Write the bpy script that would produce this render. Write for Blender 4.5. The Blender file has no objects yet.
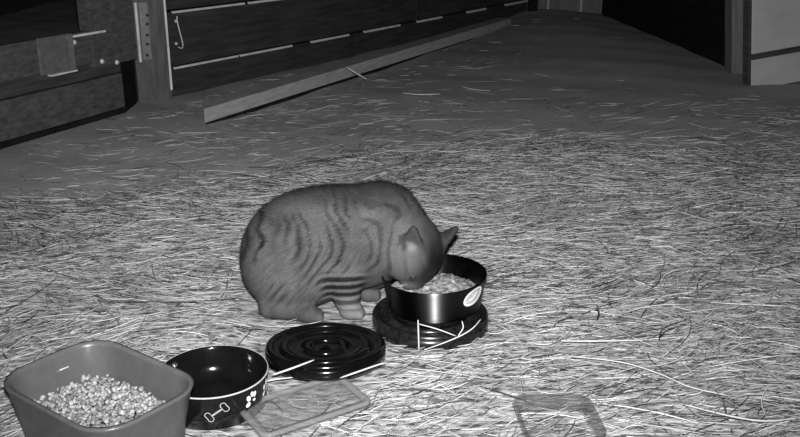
import bpy, bmesh, math, random
import numpy as np
from mathutils import Vector, Matrix

R = math.radians
rng = np.random.default_rng(11)
random.seed(5)
scene = bpy.context.scene
col = scene.collection

# ------------------------------------------------------------------ camera
CAM_H, PITCH, FPX = 0.65, R(19), 900.0
cd = bpy.data.cameras.new('camera')
cd.sensor_width = 36.0
cd.lens = FPX / 800.0 * 36.0
cd.clip_start = 0.02
cam = bpy.data.objects.new('camera', cd)
col.objects.link(cam)
cam.location = (0, 0, CAM_H)
cam.rotation_euler = (R(90) - PITCH, 0, 0)
scene.camera = cam

# ------------------------------------------------------------------ night: almost no ambient light
world = bpy.data.worlds.new('night')
scene.world = world
world.use_nodes = True
world.node_tree.nodes['Background'].inputs[0].default_value = (0.5, 0.5, 0.5, 1)
world.node_tree.nodes['Background'].inputs[1].default_value = 0.006

# the night-vision lamp built into the camera housing
ld = bpy.data.lights.new('infrared_lamp', 'SPOT')
ld.energy = 225
ld.spot_size = R(98)
ld.spot_blend = 1.0
ld.shadow_soft_size = 0.012
lamp = bpy.data.objects.new('infrared_lamp', ld)
col.objects.link(lamp)
lamp.location = (0.0, 0.02, CAM_H + 0.055)
lamp.rotation_euler = (R(90) - R(6), 0, 0)

vs = scene.view_settings
vs.view_transform = 'Standard'
vs.look = 'None'
vs.exposure = 0.0
vs.gamma = 1.0
vs.use_curve_mapping = False


# ------------------------------------------------------------------ pixel helpers (800 x 437 frame)
def ray(px, py):
    u = (px - 400) / FPX
    v = (218.5 - py) / FPX
    return np.array([u, math.cos(PITCH) + v * math.sin(PITCH), -math.sin(PITCH) + v * math.cos(PITCH)])


def on_z(px, py, z=0.0):
    d = ray(px, py)
    t = (z - CAM_H) / d[2]
    return np.array([0, 0, CAM_H]) + d * t


def on_y(px, py, y):
    d = ray(px, py)
    return np.array([0, 0, CAM_H]) + d * (y / d[1])


def on_wall(px, py, a, u):
    """(s, z) where the pixel's ray meets the vertical plane through a along u"""
    d = ray(px, py)
    n = np.array([-u[1], u[0]])
    t = np.dot(n, a) / np.dot(n, d[:2])
    p = d * t
    return float(np.dot(p[:2] - a, u)), float(CAM_H + p[2])


# ------------------------------------------------------------------ object helpers
def tag(o, label=None, cat=None, group=None, kind=None):
    if label:
        o['label'] = label
    if cat:
        o['category'] = cat
    if group:
        o['group'] = group
    if kind:
        o['kind'] = kind
    return o


def empty(name, loc, rz=0.0):
    o = bpy.data.objects.new(name, None)
    col.objects.link(o)
    o.location = loc
    o.rotation_euler = (0, 0, rz)
    o.empty_display_size = 0.05
    return o


def link(name, me, m, parent=None, smooth=False, local=False):
    """link a mesh; world-space coordinates unless local is set"""
    o = bpy.data.objects.new(name, me)
    col.objects.link(o)
    if m is not None:
        me.materials.append(m)
    if smooth:
        me.polygons.foreach_set('use_smooth', np.ones(len(me.polygons), dtype=bool))
    if parent is not None:
        o.parent = parent
        if not local:
            bpy.context.view_layer.update()
            o.matrix_parent_inverse = parent.matrix_world.inverted()
    return o


def mesh_np(name, verts, faces):
    """faces: (n,3) or (n,4) array"""
    verts = np.asarray(verts, dtype=np.float32)
    faces = np.asarray(faces, dtype=np.int32)
    k = faces.shape[1]
    me = bpy.data.meshes.new(name)
    me.vertices.add(len(verts))
    me.vertices.foreach_set('co', verts.ravel())
    me.loops.add(faces.size)
    me.loops.foreach_set('vertex_index', faces.ravel())
    me.polygons.add(len(faces))
    me.polygons.foreach_set('loop_start', np.arange(len(faces), dtype=np.int32) * k)
    me.update(calc_edges=True)
    me.validate()
    return me


def color_attr(me, name, vals):
    a = me.attributes.new(name, 'FLOAT_COLOR', 'POINT')
    v = np.asarray(vals, dtype=np.float32)
    rgba = np.stack([v, v, v, np.ones_like(v)], 1)
    a.data.foreach_set('color', rgba.ravel())


def pydata(name, verts, faces):
    me = bpy.data.meshes.new(name)
    me.from_pydata([tuple(map(float, v)) for v in verts], [], faces)
    me.update()
    return me


def fix_normals(me):
    bm = bmesh.new()
    bm.from_mesh(me)
    bmesh.ops.recalc_face_normals(bm, faces=bm.faces)
    bm.to_mesh(me)
    bm.free()
    return me


def box_mesh(name, lo, hi, bevel=0.0, wob=0.0):
    bm = bmesh.new()
    bmesh.ops.create_cube(bm, size=1)
    lo, hi = Vector(lo), Vector(hi)
    for v in bm.verts:
        v.co = Vector([lo[i] + (v.co[i] + 0.5) * (hi[i] - lo[i]) for i in range(3)])
        if wob:
            v.co += Vector([random.uniform(-wob, wob) for _ in range(3)])
    if bevel:
        bmesh.ops.bevel(bm, geom=list(bm.edges), offset=bevel, segments=2, profile=0.6, affect='EDGES')
    me = bpy.data.meshes.new(name)
    bm.to_mesh(me)
    bm.free()
    return me


def frame_box(name, a, u, s0, s1, n0, n1, z0, z1, bevel=0.003, wob=0.0):
    """box in wall coordinates: s along u, n along the wall normal that faces the camera side"""
    me = box_mesh(name, (s0, n0, z0), (s1, n1, z1), bevel, wob)
    nrm = np.array([u[1], -u[0]])
    for v in me.vertices:
        s, n, z = v.co
        p = a + u * s + nrm * n
        v.co = (p[0], p[1], z)
    return fix_normals(me)


def lathe(name, prof, n=96, closed=True):
    k = len(prof)
    th = np.linspace(0, 2 * np.pi, n, endpoint=False)
    verts, faces = [], []
    for r, z in prof:
        for t in th:
            verts.append((r * math.cos(t), r * math.sin(t), z))
    rows = k if closed else k - 1
    for i in range(rows):
        j = (i + 1) % k
        for q in range(n):
            w = (q + 1) % n
            faces.append((i * n + q, i * n + w, j * n + w, j * n + q))
    if not closed:
        faces.append(tuple(range(n - 1, -1, -1)))
        faces.append(tuple((k - 1) * n + q for q in range(n)))
    me = pydata(name, verts, faces)
    return fix_normals(me)


def tube(name, pts, rad, sides=6):
    """tapering tube along points; rad scalar or list"""
    pts = [Vector(p) for p in pts]
    if not hasattr(rad, '__len__'):
        rad = [rad] * len(pts)
    verts, faces = [], []
    for i, p in enumerate(pts):
        a = pts[max(i - 1, 0)]
        b = pts[min(i + 1, len(pts) - 1)]
        t = (b - a).normalized()
        up = Vector((0, 0, 1)) if abs(t.z) < 0.9 else Vector((0, 1, 0))
        x = t.cross(up).normalized()
        y = t.cross(x)
        for q in range(sides):
            an = 2 * math.pi * q / sides
            verts.append(p + (x * math.cos(an) + y * math.sin(an)) * rad[i])
    for i in range(len(pts) - 1):
        for q in range(sides):
            w = (q + 1) % sides
            faces.append((i * sides + q, i * sides + w, (i + 1) * sides + w, (i + 1) * sides + q))
    faces.append(tuple(range(sides - 1, -1, -1)))
    faces.append(tuple((len(pts) - 1) * sides + q for q in range(sides)))
    return fix_normals(pydata(name, verts, faces))


def catmull(pts, n=8):
    pts = [np.array(p, float) for p in pts]
    P = [2 * pts[0] - pts[1]] + pts + [2 * pts[-1] - pts[-2]]
    out = []
    for i in range(1, len(P) - 2):
        for t in np.linspace(0, 1, n, endpoint=False):
            a, b, c, d = P[i - 1], P[i], P[i + 1], P[i + 2]
            out.append(0.5 * ((2 * b) + (c - a) * t + (2 * a - 5 * b + 4 * c - d) * t * t + (3 * b - a - 3 * c + d) * t ** 3))
    out.append(pts[-1])
    return out


# ------------------------------------------------------------------ materials
def new_mat(name):
    m = bpy.data.materials.new(name)
    m.use_nodes = True
    return m, m.node_tree.nodes, m.node_tree.links, m.node_tree.nodes['Principled BSDF']


def grey(v):
    return (v, v, v, 1)


def mat(name, lo, hi, rough=0.8, scale=30.0, stretch=(1, 1, 1), spec=0.3, metallic=0.0, bump=0.0, detail=6, rot=(0, 0, 0)):
    m, N, L, b = new_mat(name)
    tc = N.new('ShaderNodeTexCoord')
    mp = N.new('ShaderNodeMapping')
    mp.inputs['Scale'].default_value = stretch
    mp.inputs['Rotation'].default_value = rot
    L.new(tc.outputs['Object'], mp.inputs['Vector'])
    nz = N.new('ShaderNodeTexNoise')
    nz.inputs['Scale'].default_value = scale
    nz.inputs['Detail'].default_value = detail
    L.new(mp.outputs['Vector'], nz.inputs['Vector'])
    cr = N.new('ShaderNodeValToRGB')
    cr.color_ramp.elements[0].position = 0.3
    cr.color_ramp.elements[1].position = 0.7
    cr.color_ramp.elements[0].color = grey(lo)
    cr.color_ramp.elements[1].color = grey(hi)
    L.new(nz.outputs['Fac'], cr.inputs['Fac'])
    L.new(cr.outputs['Color'], b.inputs['Base Color'])
    b.inputs['Roughness'].default_value = rough
    b.inputs['Metallic'].default_value = metallic
    b.inputs['Specular IOR Level'].default_value = spec
    if bump:
        bp = N.new('ShaderNodeBump')
        bp.inputs['Strength'].default_value = bump
        bp.inputs['Distance'].default_value = 0.004
        L.new(nz.outputs['Fac'], bp.inputs['Height'])
        L.new(bp.outputs['Normal'], b.inputs['Normal'])
    return m


def attr_mat(name, attr, rough=0.8, spec=0.2, noise=0.0, scale=400.0):
    m, N, L, b = new_mat(name)
    a = N.new('ShaderNodeAttribute')
    a.attribute_name = attr
    out = a.outputs['Color']
    if noise:
        tc = N.new('ShaderNodeTexCoord')
        nz = N.new('ShaderNodeTexNoise')
        nz.inputs['Scale'].default_value = scale
        nz.inputs['Detail'].default_value = 3
        L.new(tc.outputs['Object'], nz.inputs['Vector'])
        mr = N.new('ShaderNodeMapRange')
        mr.inputs['From Min'].default_value = 0.3
        mr.inputs['From Max'].default_value = 0.7
        mr.inputs['To Min'].default_value = 1 - noise
        mr.inputs['To Max'].default_value = 1 + noise
        L.new(nz.outputs['Fac'], mr.inputs['Value'])
        mx = N.new('ShaderNodeVectorMath')
        mx.operation = 'SCALE'
        L.new(out, mx.inputs[0])
        L.new(mr.outputs['Result'], mx.inputs['Scale'])
        out = mx.outputs['Vector']
    L.new(out, b.inputs['Base Color'])
    b.inputs['Roughness'].default_value = rough
    b.inputs['Specular IOR Level'].default_value = spec
    return m


def plastic_clear(name, shade, see_through, rough=0.25):
    m, N, L, b = new_mat(name)
    tc = N.new('ShaderNodeTexCoord')
    nz = N.new('ShaderNodeTexNoise')
    nz.inputs['Scale'].default_value = 60
    L.new(tc.outputs['Object'], nz.inputs['Vector'])
    mr = N.new('ShaderNodeMapRange')
    mr.inputs['From Min'].default_value = 0.3
    mr.inputs['From Max'].default_value = 0.7
    mr.inputs['To Min'].default_value = max(0, see_through - 0.08)
    mr.inputs['To Max'].default_value = min(1, see_through + 0.08)
    L.new(nz.outputs['Fac'], mr.inputs['Value'])
    b.inputs['Base Color'].default_value = grey(shade)
    b.inputs['Roughness'].default_value = rough
    tr = N.new('ShaderNodeBsdfTransparent')
    tr.inputs[0].default_value = grey(0.93)
    mx = N.new('ShaderNodeMixShader')
    L.new(mr.outputs['Result'], mx.inputs['Fac'])
    L.new(b.outputs['BSDF'], mx.inputs[1])
    L.new(tr.outputs['BSDF'], mx.inputs[2])
    L.new(mx.outputs['Shader'], N['Material Output'].inputs['Surface'])
    return m


M = {}
M['wood_dark'] = mat('dark_stained_wood', 0.035, 0.075, 0.85, 9, (1, 1, 9), 0.15, bump=0.3)
M['wood_wall'] = mat('old_dark_planks', 0.03, 0.065, 0.9, 6, (1, 1, 10), 0.1, bump=0.3)
M['wood_black_and_gap_dark'] = mat('black_wood_and_gap_dark', 0.006, 0.016, 0.9, 8, (1, 1, 6), 0.1)  # black corner post; elsewhere stands in for darkness in gate slot and right opening
M['wood_back'] = mat('weathered_boards', 0.12, 0.19, 0.9, 7, (8, 8, 1), 0.1)
M['wood_post'] = mat('post_wood', 0.075, 0.135, 0.85, 10, (6, 6, 1), 0.15, bump=0.25)
M['wood_gate'] = mat('gate_wood', 0.05, 0.105, 0.85, 10, (3, 3, 8), 0.15, bump=0.08)
M['wood_pale'] = mat('bare_pale_wood', 0.55, 0.8, 0.8, 14, (2, 2, 2), 0.2)
M['wood_board'] = mat('grey_lumber', 0.32, 0.45, 0.85, 8, (2, 2, 10), 0.2, bump=0.2)
M['gap_shade'] = mat('painted_gap_shade', 0.008, 0.02, 0.9, 20, (1, 1, 1), 0.1)  # shade of the gaps under gate and lumber, put into the colour
M['door'] = mat('painted_door', 0.42, 0.52, 0.7, 6, (1, 1, 3), 0.3)
M['steel_grey'] = mat('galvanised_steel', 0.13, 0.2, 0.45, 40, (1, 1, 1), 0.5, metallic=0.3)
M['screw'] = mat('screw_steel', 0.02, 0.05, 0.5, 60)
M['screw_pale'] = mat('bright_screw', 0.6, 0.75, 0.4, 60)
M['black_gloss'] = mat('black_glazed_ceramic', 0.004, 0.007, 0.12, 40, spec=0.5)
M['black_plastic'] = mat('black_plastic', 0.002, 0.005, 0.14, 50, spec=0.5, bump=0.03)
M['black_dusty'] = mat('dusty_black_plastic', 0.003, 0.02, 0.25, 120, spec=0.4)
M['bowl_dark'] = mat('dark_lacquered_metal', 0.018, 0.028, 0.2, 30, spec=0.7)
M['bowl_inside'] = mat('brushed_bowl_interior', 0.03, 0.05, 0.3, 60, (1, 1, 8), spec=0.5)
m, N, L, b = new_mat('brushed_dark_metal')
tg = N.new('ShaderNodeTangent')
tg.direction_type = 'RADIAL'
tg.axis = 'Z'
L.new(tg.outputs['Tangent'], b.inputs['Tangent'])
b.inputs['Base Color'].default_value = grey(0.14)
b.inputs['Metallic'].default_value = 1.0
b.inputs['Roughness'].default_value = 0.44
b.inputs['Anisotropic'].default_value = 1.0
b.inputs['Anisotropic Rotation'].default_value = 0.25
M['bowl_dark'] = m
M['white_print'] = mat('white_print', 0.75, 0.9, 0.6, 50)
M['grey_print'] = mat('grey_print', 0.38, 0.5, 0.6, 200)
M['tub'] = plastic_clear('smoky_frosted_plastic', 0.13, 0.30, 0.3)
M['clear'] = plastic_clear('clear_plastic', 0.34, 0.84, 0.25)
M['clear_dim'] = plastic_clear('clear_plastic_dim', 0.16, 0.76, 0.25)
M['clear_rim'] = plastic_clear('clear_plastic_rim', 0.32, 0.60, 0.25)
M['food'] = mat('wet_food', 0.07, 0.42, 0.4, 110, spec=0.5, bump=0.8)
M['straw'] = attr_mat('straw', 'shade', 0.65, 0.3)
M['straw_pale'] = mat('pale_straw', 0.48, 0.66, 0.6, 60)
M['straw_brown'] = mat('dark_stem', 0.03, 0.07, 0.8, 60)
M['kibble'] = attr_mat('kibble', 'shade', 0.8, 0.2)
M['coat'] = attr_mat('tabby_coat', 'coat', 0.75, 0.15, 0.12, 500)
M['fur'] = attr_mat('tabby_fur', 'coat', 0.7, 0.15)
M['eye'] = mat('eye', 0.01, 0.03, 0.08, 40, spec=0.6)
M['nose'] = mat('nose', 0.08, 0.12, 0.4, 60)
M['whisker'] = mat('whisker', 0.7, 0.9, 0.4, 60)


# ------------------------------------------------------------------ floor: packed dirt, matted chaff nearer
def gz(x, y):
    z = 0.006 * np.sin(2.1 * x + 0.7) * np.sin(1.7 * y + 0.4) + 0.004 * np.sin(5.3 * x + 2.2 * y) * np.sin(4.1 * y - 1.9 * x + 1)
    z = z + 0.002 * np.sin(13 * x + 7 * y) * np.sin(11 * y - 6 * x)
    z = z - 0.006
    far = np.clip((y - 3.6) / 1.6, 0, 1)
    z = z + 0.05 * far * np.exp(-((x - 0.95) / 0.35) ** 2)
    return z


def vnoise(x, y, seed=0):
    """cheap smooth value noise"""
    r = np.random.default_rng(seed).random((64, 64))
    xi, yi = np.floor(x).astype(int), np.floor(y).astype(int)
    fx, fy = x - xi, y - yi
    fx, fy = fx * fx * (3 - 2 * fx), fy * fy * (3 - 2 * fy)
    g = lambda a, b: r[(xi + a) % 64, (yi + b) % 64]
    return (g(0, 0) * (1 - fx) + g(1, 0) * fx) * (1 - fy) + (g(0, 1) * (1 - fx) + g(1, 1) * fx) * fy


def straw_cover(x, y):
    """0..1 how thickly straw covers the floor"""
    edge = 2.40 + 0.30 * np.maximum(x, 0) + 0.46 * np.minimum(x, 0) + 0.35 * (vnoise(x * 2.3 + 9, y * 2.3, 3) - 0.5) + 0.12 * (vnoise(x * 9, y * 9, 4) - 0.5)
    m = 1 / (1 + np.exp((y - edge) / 0.05))
    patch = vnoise(x * 5 + 3, y * 5 + 1, 5) * 0.6 + vnoise(x * 12, y * 12, 6) * 0.4
    m = m * np.clip(0.45 + 1.1 * patch, 0.35, 1)
    far = 0.055 * np.clip(2.2 * vnoise(x * 2.5 + 5, y * 1.6, 8) - 0.75, 0.02, 1)
    # a strewn band along the lying board
    t = (y - 2.81) / (5.35 - 2.81)
    bx = -0.62 + t * 1.27
    band = 0.035 * np.exp(-((x - bx - 0.12) / 0.22) ** 2) * (y > 2.5)
    back = 0.16 * np.exp(-((x - bx + 0.20) / 0.10) ** 2) * (y > 2.85) * (y < 3.9)
    return np.clip(m + far + band + back, 0, 1)


xs = np.linspace(-2.6, 2.6, 261)
ys = np.linspace(0.0, 7.0, 351)
X, Y = np.meshgrid(xs, ys, indexing='ij')
V = np.stack([X, Y, gz(X, Y)], -1).reshape(-1, 3)
ii, jj = np.meshgrid(np.arange(260), np.arange(350), indexing='ij')
a0 = (ii * 351 + jj).ravel()
F = np.stack([a0, a0 + 351, a0 + 352, a0 + 1], 1)
fm = mesh_np('floor', V, F)
color_attr(fm, 'cover', straw_cover(V[:, 0], V[:, 1]))
m, N, L, b = new_mat('dirt_and_chaff')
tc = N.new('ShaderNodeTexCoord')
at = N.new('ShaderNodeAttribute')
at.attribute_name = 'cover'
n1 = N.new('ShaderNodeTexNoise')
n1.inputs['Scale'].default_value = 7
n1.inputs['Detail'].default_value = 10
n1.inputs['Roughness'].default_value = 0.7
L.new(tc.outputs['Object'], n1.inputs['Vector'])
r1 = N.new('ShaderNodeValToRGB')
r1.color_ramp.elements[0].position = 0.3
r1.color_ramp.elements[1].position = 0.72
r1.color_ramp.elements[0].color = grey(0.36)
r1.color_ramp.elements[1].color = grey(0.50)
L.new(n1.outputs['Fac'], r1.inputs['Fac'])
mp = N.new('ShaderNodeMapping')
mp.inputs['Scale'].default_value = (0.35, 1, 1)
L.new(tc.outputs['Object'], mp.inputs['Vector'])
n2 = N.new('ShaderNodeTexNoise')
n2.inputs['Scale'].default_value = 130
n2.inputs['Detail'].default_value = 5
L.new(mp.outputs['Vector'], n2.inputs['Vector'])
r2 = N.new('ShaderNodeValToRGB')
r2.color_ramp.elements[0].position = 0.36
r2.color_ramp.elements[1].position = 0.66
r2.color_ramp.elements[0].color = grey(0.07)
r2.color_ramp.elements[1].color = grey(0.60)
L.new(n2.outputs['Fac'], r2.inputs['Fac'])
mx = N.new('ShaderNodeMix')
mx.data_type = 'RGBA'
sep = N.new('ShaderNodeMapRange')
sep.inputs['From Min'].default_value = 0.15
sep.inputs['From Max'].default_value = 0.7
L.new(at.outputs['Fac'], sep.inputs['Value'])
L.new(sep.outputs['Result'], mx.inputs['Factor'])
L.new(r1.outputs['Color'], mx.inputs[6])
L.new(r2.outputs['Color'], mx.inputs[7])
L.new(mx.outputs[2], b.inputs['Base Color'])
b.inputs['Roughness'].default_value = 0.95
b.inputs['Specular IOR Level'].default_value = 0.1
bp = N.new('ShaderNodeBump')
bp.inputs['Strength'].default_value = 0.5
bp.inputs['Distance'].default_value = 0.006
L.new(n1.outputs['Fac'], bp.inputs['Height'])
L.new(bp.outputs['Normal'], b.inputs['Normal'])
floor = link('floor', fm, m, smooth=True)
tag(floor, 'packed dirt barn floor under scattered straw', kind='structure')

# ------------------------------------------------------------------ left wall: horizontal planks
WA = np.array([-0.84, 3.27])
WB = np.array([0.80, 5.85])
WL = float(np.linalg.norm(WB - WA))
WU = (WB - WA) / WL
wall_left = empty('wall_left', (WA[0], WA[1], 0))
tag(wall_left, 'dark wall of long horizontal planks behind the lying board', kind='structure')
levels = [(-0.03, 0.098), (0.104, 0.296), (0.304, 0.50), (0.507, 0.70), (0.706, 0.90), (0.906, 1.10), (1.106, 1.32)]
for li, (z0, z1) in enumerate(levels):
    cuts = [-0.02, 0.86 * WL * (0.45 + 0.3 * ((li * 37) % 10) / 10), WL]
    for q in range(2):
        s0, s1 = cuts[q] + 0.002, cuts[q + 1] - 0.002
        me = frame_box('plank', WA, WU, s0, s1, -0.03 - 0.009 * li, -0.009 * li + 0.0, z0, z1, 0.003)
        link('plank', me, M['wood_wall'], wall_left)
# pale bare arrises along the top edges of the two lowest planks
def arris(px_list, li, parent):
    z1 = levels[li][1]
    for p0, p1 in px_list:
        yl0 = 68 - (p0 - 172) * 0.185 if li == 0 else 12 - (p0 - 172) * 0.165
        yl1 = 68 - (p1 - 172) * 0.185 if li == 0 else 12 - (p1 - 172) * 0.165
        s0, _ = on_wall(p0, yl0, WA, WU)
        s1, _ = on_wall(p1, yl1, WA, WU)
        w = 0.0042 + 0.0018 * s0
        me = frame_box('bare_edge', WA, WU, s0, s1, -0.009 * li - 0.006, -0.009 * li + 0.003, z1 - w, z1 + 0.0035, 0.001)
        link('bare_edge', me, M['wood_pale'], parent)
arris([(174, 238), (240, 292), (311, 349), (364, 400), (417, 442), (467, 486), (505, 536)], 0, wall_left)
arris([(174, 246), (250, 300), (330, 372)], 1, wall_left)

# back wall of upright boards
wall_back = empty('wall_back', (1.1, 5.86, 0))
tag(wall_back, 'weathered upright board wall in the far corner', kind='structure')
bx = 0.83
for k, w in enumerate([0.11, 0.21, 0.225, 0.2, 0.2, 0.2]):
    me = box_mesh('board', (bx + 0.003, 5.86 - 0.004 * (k % 2), -0.05), (bx + w - 0.003, 5.89, 1.4), 0.003)
    link('board', me, M['wood_back'], wall_back)
    me = box_mesh('cover_strip', (bx + w - 0.008, 5.842, -0.05), (bx + w + 0.008, 5.855, 1.4), 0.003)
    link('cover_strip', me, M['wood_board'], wall_back)
    bx += w
# corner post
cp = on_z(545, 24)
o = link('corner_post', box_mesh('corner_post', (0.81, 5.77, -0.05), (0.865, 5.835, 1.4), 0.006), M['wood_black_and_gap_dark'])
tag(o, 'thin black corner post at the far end of the plank wall', 'post')

# right wall: lower planks coloured black in place of the dark opening
wall_right = empty('wall_right', (1.45, 4.6, 0))
tag(wall_right, 'plank wall left of the pale door, black lower planks standing in for the dark opening', kind='structure')
RA = np.array([1.28, 5.83])
RB = np.array([1.47, 3.60])
RL = float(np.linalg.norm(RB - RA))
RU = (RB - RA) / RL
for k, (z0, z1) in enumerate([(-0.05, 0.13), (0.135, 0.30), (0.305, 0.50), (0.505, 0.75), (0.755, 1.0), (1.005, 1.3)]):
    me = frame_box('plank', RA, RU, 0, RL, -0.03, 0.0, z0, z1, 0.003)
    link('plank', me, M['wood_black_and_gap_dark'] if k < 2 else M['wood_dark'], wall_right)  # lower two coloured black in place of the dark opening

# door jamb and pale door panel, leaning slightly
lean = Matrix.Rotation(R(-6.5), 4, 'Y')
j0, j1 = on_y(728, 72, 3.8), on_y(743, 72, 3.8)
o = link('trim_1', box_mesh('trim_1', (0, -0.03, -0.03), (j1[0] - j0[0], 0.06, 1.25), 0.004), M['wood_back'])
o.matrix_world = Matrix.Translation((j0[0] + 0.005, 3.8, 0)) @ lean
tag(o, 'narrow grey door jamb beside the dark recess', kind='structure')
door = empty('door_1', (1.375, 3.5, -0.004))
door.matrix_world = Matrix.Translation((1.375, 3.5, -0.004)) @ lean @ Matrix.Rotation(R(16), 4, 'Z')
tag(door, 'pale painted barn door standing on the dirt', kind='structure')
link('lower_panel', box_mesh('lower_panel', (0, 0, -0.02), (0.75, 0.035, 0.098), 0.003), M['door'], door, local=True)
link('upper_panel', box_mesh('upper_panel', (0, 0, 0.121), (0.75, 0.035, 1.2), 0.003), M['door'], door, local=True)
link('groove_strip', box_mesh('groove_strip', (0.002, 0.008, 0.098), (0.748, 0.03, 0.121), 0.0), M['wood_dark'], door, local=True)
link('edge_batten', box_mesh('edge_batten', (-0.012, 0.002, -0.02), (0.0, 0.04, 1.2), 0.002), M['wood_dark'], door, local=True)

# ------------------------------------------------------------------ gate post
PA = on_z(139, 101)[:2]
PB = on_z(173, 98)[:2]
PU = (PB - PA) / np.linalg.norm(PB - PA)
PW = float(np.linalg.norm(PB - PA))
post = empty('gate_post', (PA[0] + 0.05, PA[1] + 0.05, 0))
tag(post, 'square wooden gate post with a pale right edge', 'post')
link('timber', frame_box('timber', PA, PU, 0, PW, -0.115, 0.0, -0.05, 1.5, 0.006), M['wood_post'], post)
link('bare_edge', frame_box('bare_edge', PA, PU, PW - 0.006, PW + 0.0015, -0.006, 0.0015, 0.03, 1.5, 0.001), M['wood_pale'], post)
# hook and eye on the wall side of the post
hk = empty('hook_latch', (PB[0] + 0.02, PB[1] + 0.02, 0.2))
tag(hk, 'thin wire hook hanging beside the gate post', 'hook')
def wp(px, py, off=0.012):
    s, z = on_wall(px, py, WA, WU)
    p = WA + WU * s + np.array([WU[1], -WU[0]]) * off
    return (p[0], p[1], z)
link('rod', tube('rod', catmull([wp(174.5, 16), wp(175, 22), wp(178, 34), wp(180.5, 44), wp(179.5, 48), wp(176, 47)], 4), 0.0022), M['wood_pale'], hk)
for p in ((174.8, 21), (175, 43.5)):
    q = wp(*p, 0.004)
    me = lathe('screw', [(0.0001, 0.008), (0.003, 0.007), (0.0055, 0.003), (0.0055, 0)], 12, closed=False)
    s = link('screw', me, M['screw_pale'], None)
    nrm = Vector((WU[1], -WU[0], 0))
    s.matrix_world = Matrix.Translation(q) @ nrm.to_track_quat('Z', 'Y').to_matrix().to_4x4()
    mw = s.matrix_world.copy()
    s.parent = hk
    bpy.context.view_layer.update()
    s.matrix_parent_inverse = hk.matrix_world.inverted()

# ------------------------------------------------------------------ gate on the left
GA = on_z(126, 113)[:2]
GB = on_z(0, 150)[:2]
GU = (GA - GB) / np.linalg.norm(GA - GB)       # towards the post
GO = GB - GU * 0.9                              # far end of the gate, outside the frame
def gw(px, py):
    return on_wall(px, py, GO, GU)
SE = gw(126, 113)[0]
gate = empty('wooden_gate', (float(GA[0]), float(GA[1]), 0.0))
tag(gate, 'dark wooden gate with metal bracket, hung beside the post', 'gate')
def gpart(name, s0, s1, n0, n1, z0, z1, m, bevel=0.003, parent=None):
    me = frame_box(name, GO, GU, s0, s1, n0, n1, z0, z1, bevel)
    return link(name, me, m, parent or gate)
zr0, zr1 = gw(0, 75)[1], gw(0, 45)[1]
zrail0 = 0.5 * (gw(0, 75)[1] + gw(68, 74)[1])
zrail1 = gw(0, 45)[1]
gpart('bottom_shade_strip', 0, SE, -0.03, 0.004, 0.002, 0.020, M['gap_shade'])  # dark strip painted as the shade in the gap below the gate
gpart('lower_board', 0, SE, -0.025, 0.0, 0.021, 0.135, M['wood_gate'])
gpart('upper_board', 0, SE, -0.025, -0.003, 0.139, zrail0 - 0.003, M['wood_dark'])
gpart('rail', 0, gw(100, 50)[0], -0.02, 0.012, zrail0, zrail1, M['wood_gate'])
sA, sB = gw(89, 50)[0], gw(133, 50)[0]
zst = gw(118, 62)[1]
gpart('stile', sA, sB, -0.03, 0.016, zst, 1.25, M['wood_gate'])
gpart('upper_rail', 0, sA, -0.03, 0.01, 0.95, 1.1, M['wood_dark'])
s0, s1 = gw(34, 55)[0], gw(67, 55)[0]
brk = gpart('bracket', s0, s1, 0.012, 0.02, zrail0 - 0.004, zrail1 + 0.004, M['steel_grey'])
gpart('bracket_lip', s1 - 0.006, s1 + 0.001, 0.018, 0.032, zrail0 - 0.006, zrail1 + 0.004, M['steel_grey'], 0.002, brk)
gpart('bracket_foot', s0 + 0.03, s1 + 0.006, 0.012, 0.03, zrail0 - 0.010, zrail0 - 0.005, M['wood_pale'], 0.001, brk)
gpart('bare_edge', gw(60, 35)[0], gw(101, 31)[0], 0.004, 0.02, gw(98, 31)[1] - 0.004, gw(98, 31)[1] + 0.003, M['wood_pale'], 0.001)
gn = Vector((GU[1], -GU[0], 0))
def gscrew(px, py, off, r, m, parent):
    s, z = gw(px, py)
    p = GO + GU * s
    me = lathe('bolt', [(0.0001, r), (r * 0.6, r * 0.9), (r, r * 0.4), (r, 0)], 10, closed=False)
    o = link('bolt', me, m)
    o.matrix_world = Matrix.Translation((p[0] + gn.x * off, p[1] + gn.y * off, z)) @ gn.to_track_quat('Z', 'Y').to_matrix().to_4x4()
    o.parent = parent
    bpy.context.view_layer.update()
    o.matrix_parent_inverse = parent.matrix_world.inverted()
for px, py in ((70, 42), (98, 61), (113, 62)):
    gscrew(px, py, 0.014, 0.008, M['screw_pale'], gate)
gscrew(131, 46, 0.016, 0.006, M['screw'], gate)
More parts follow.
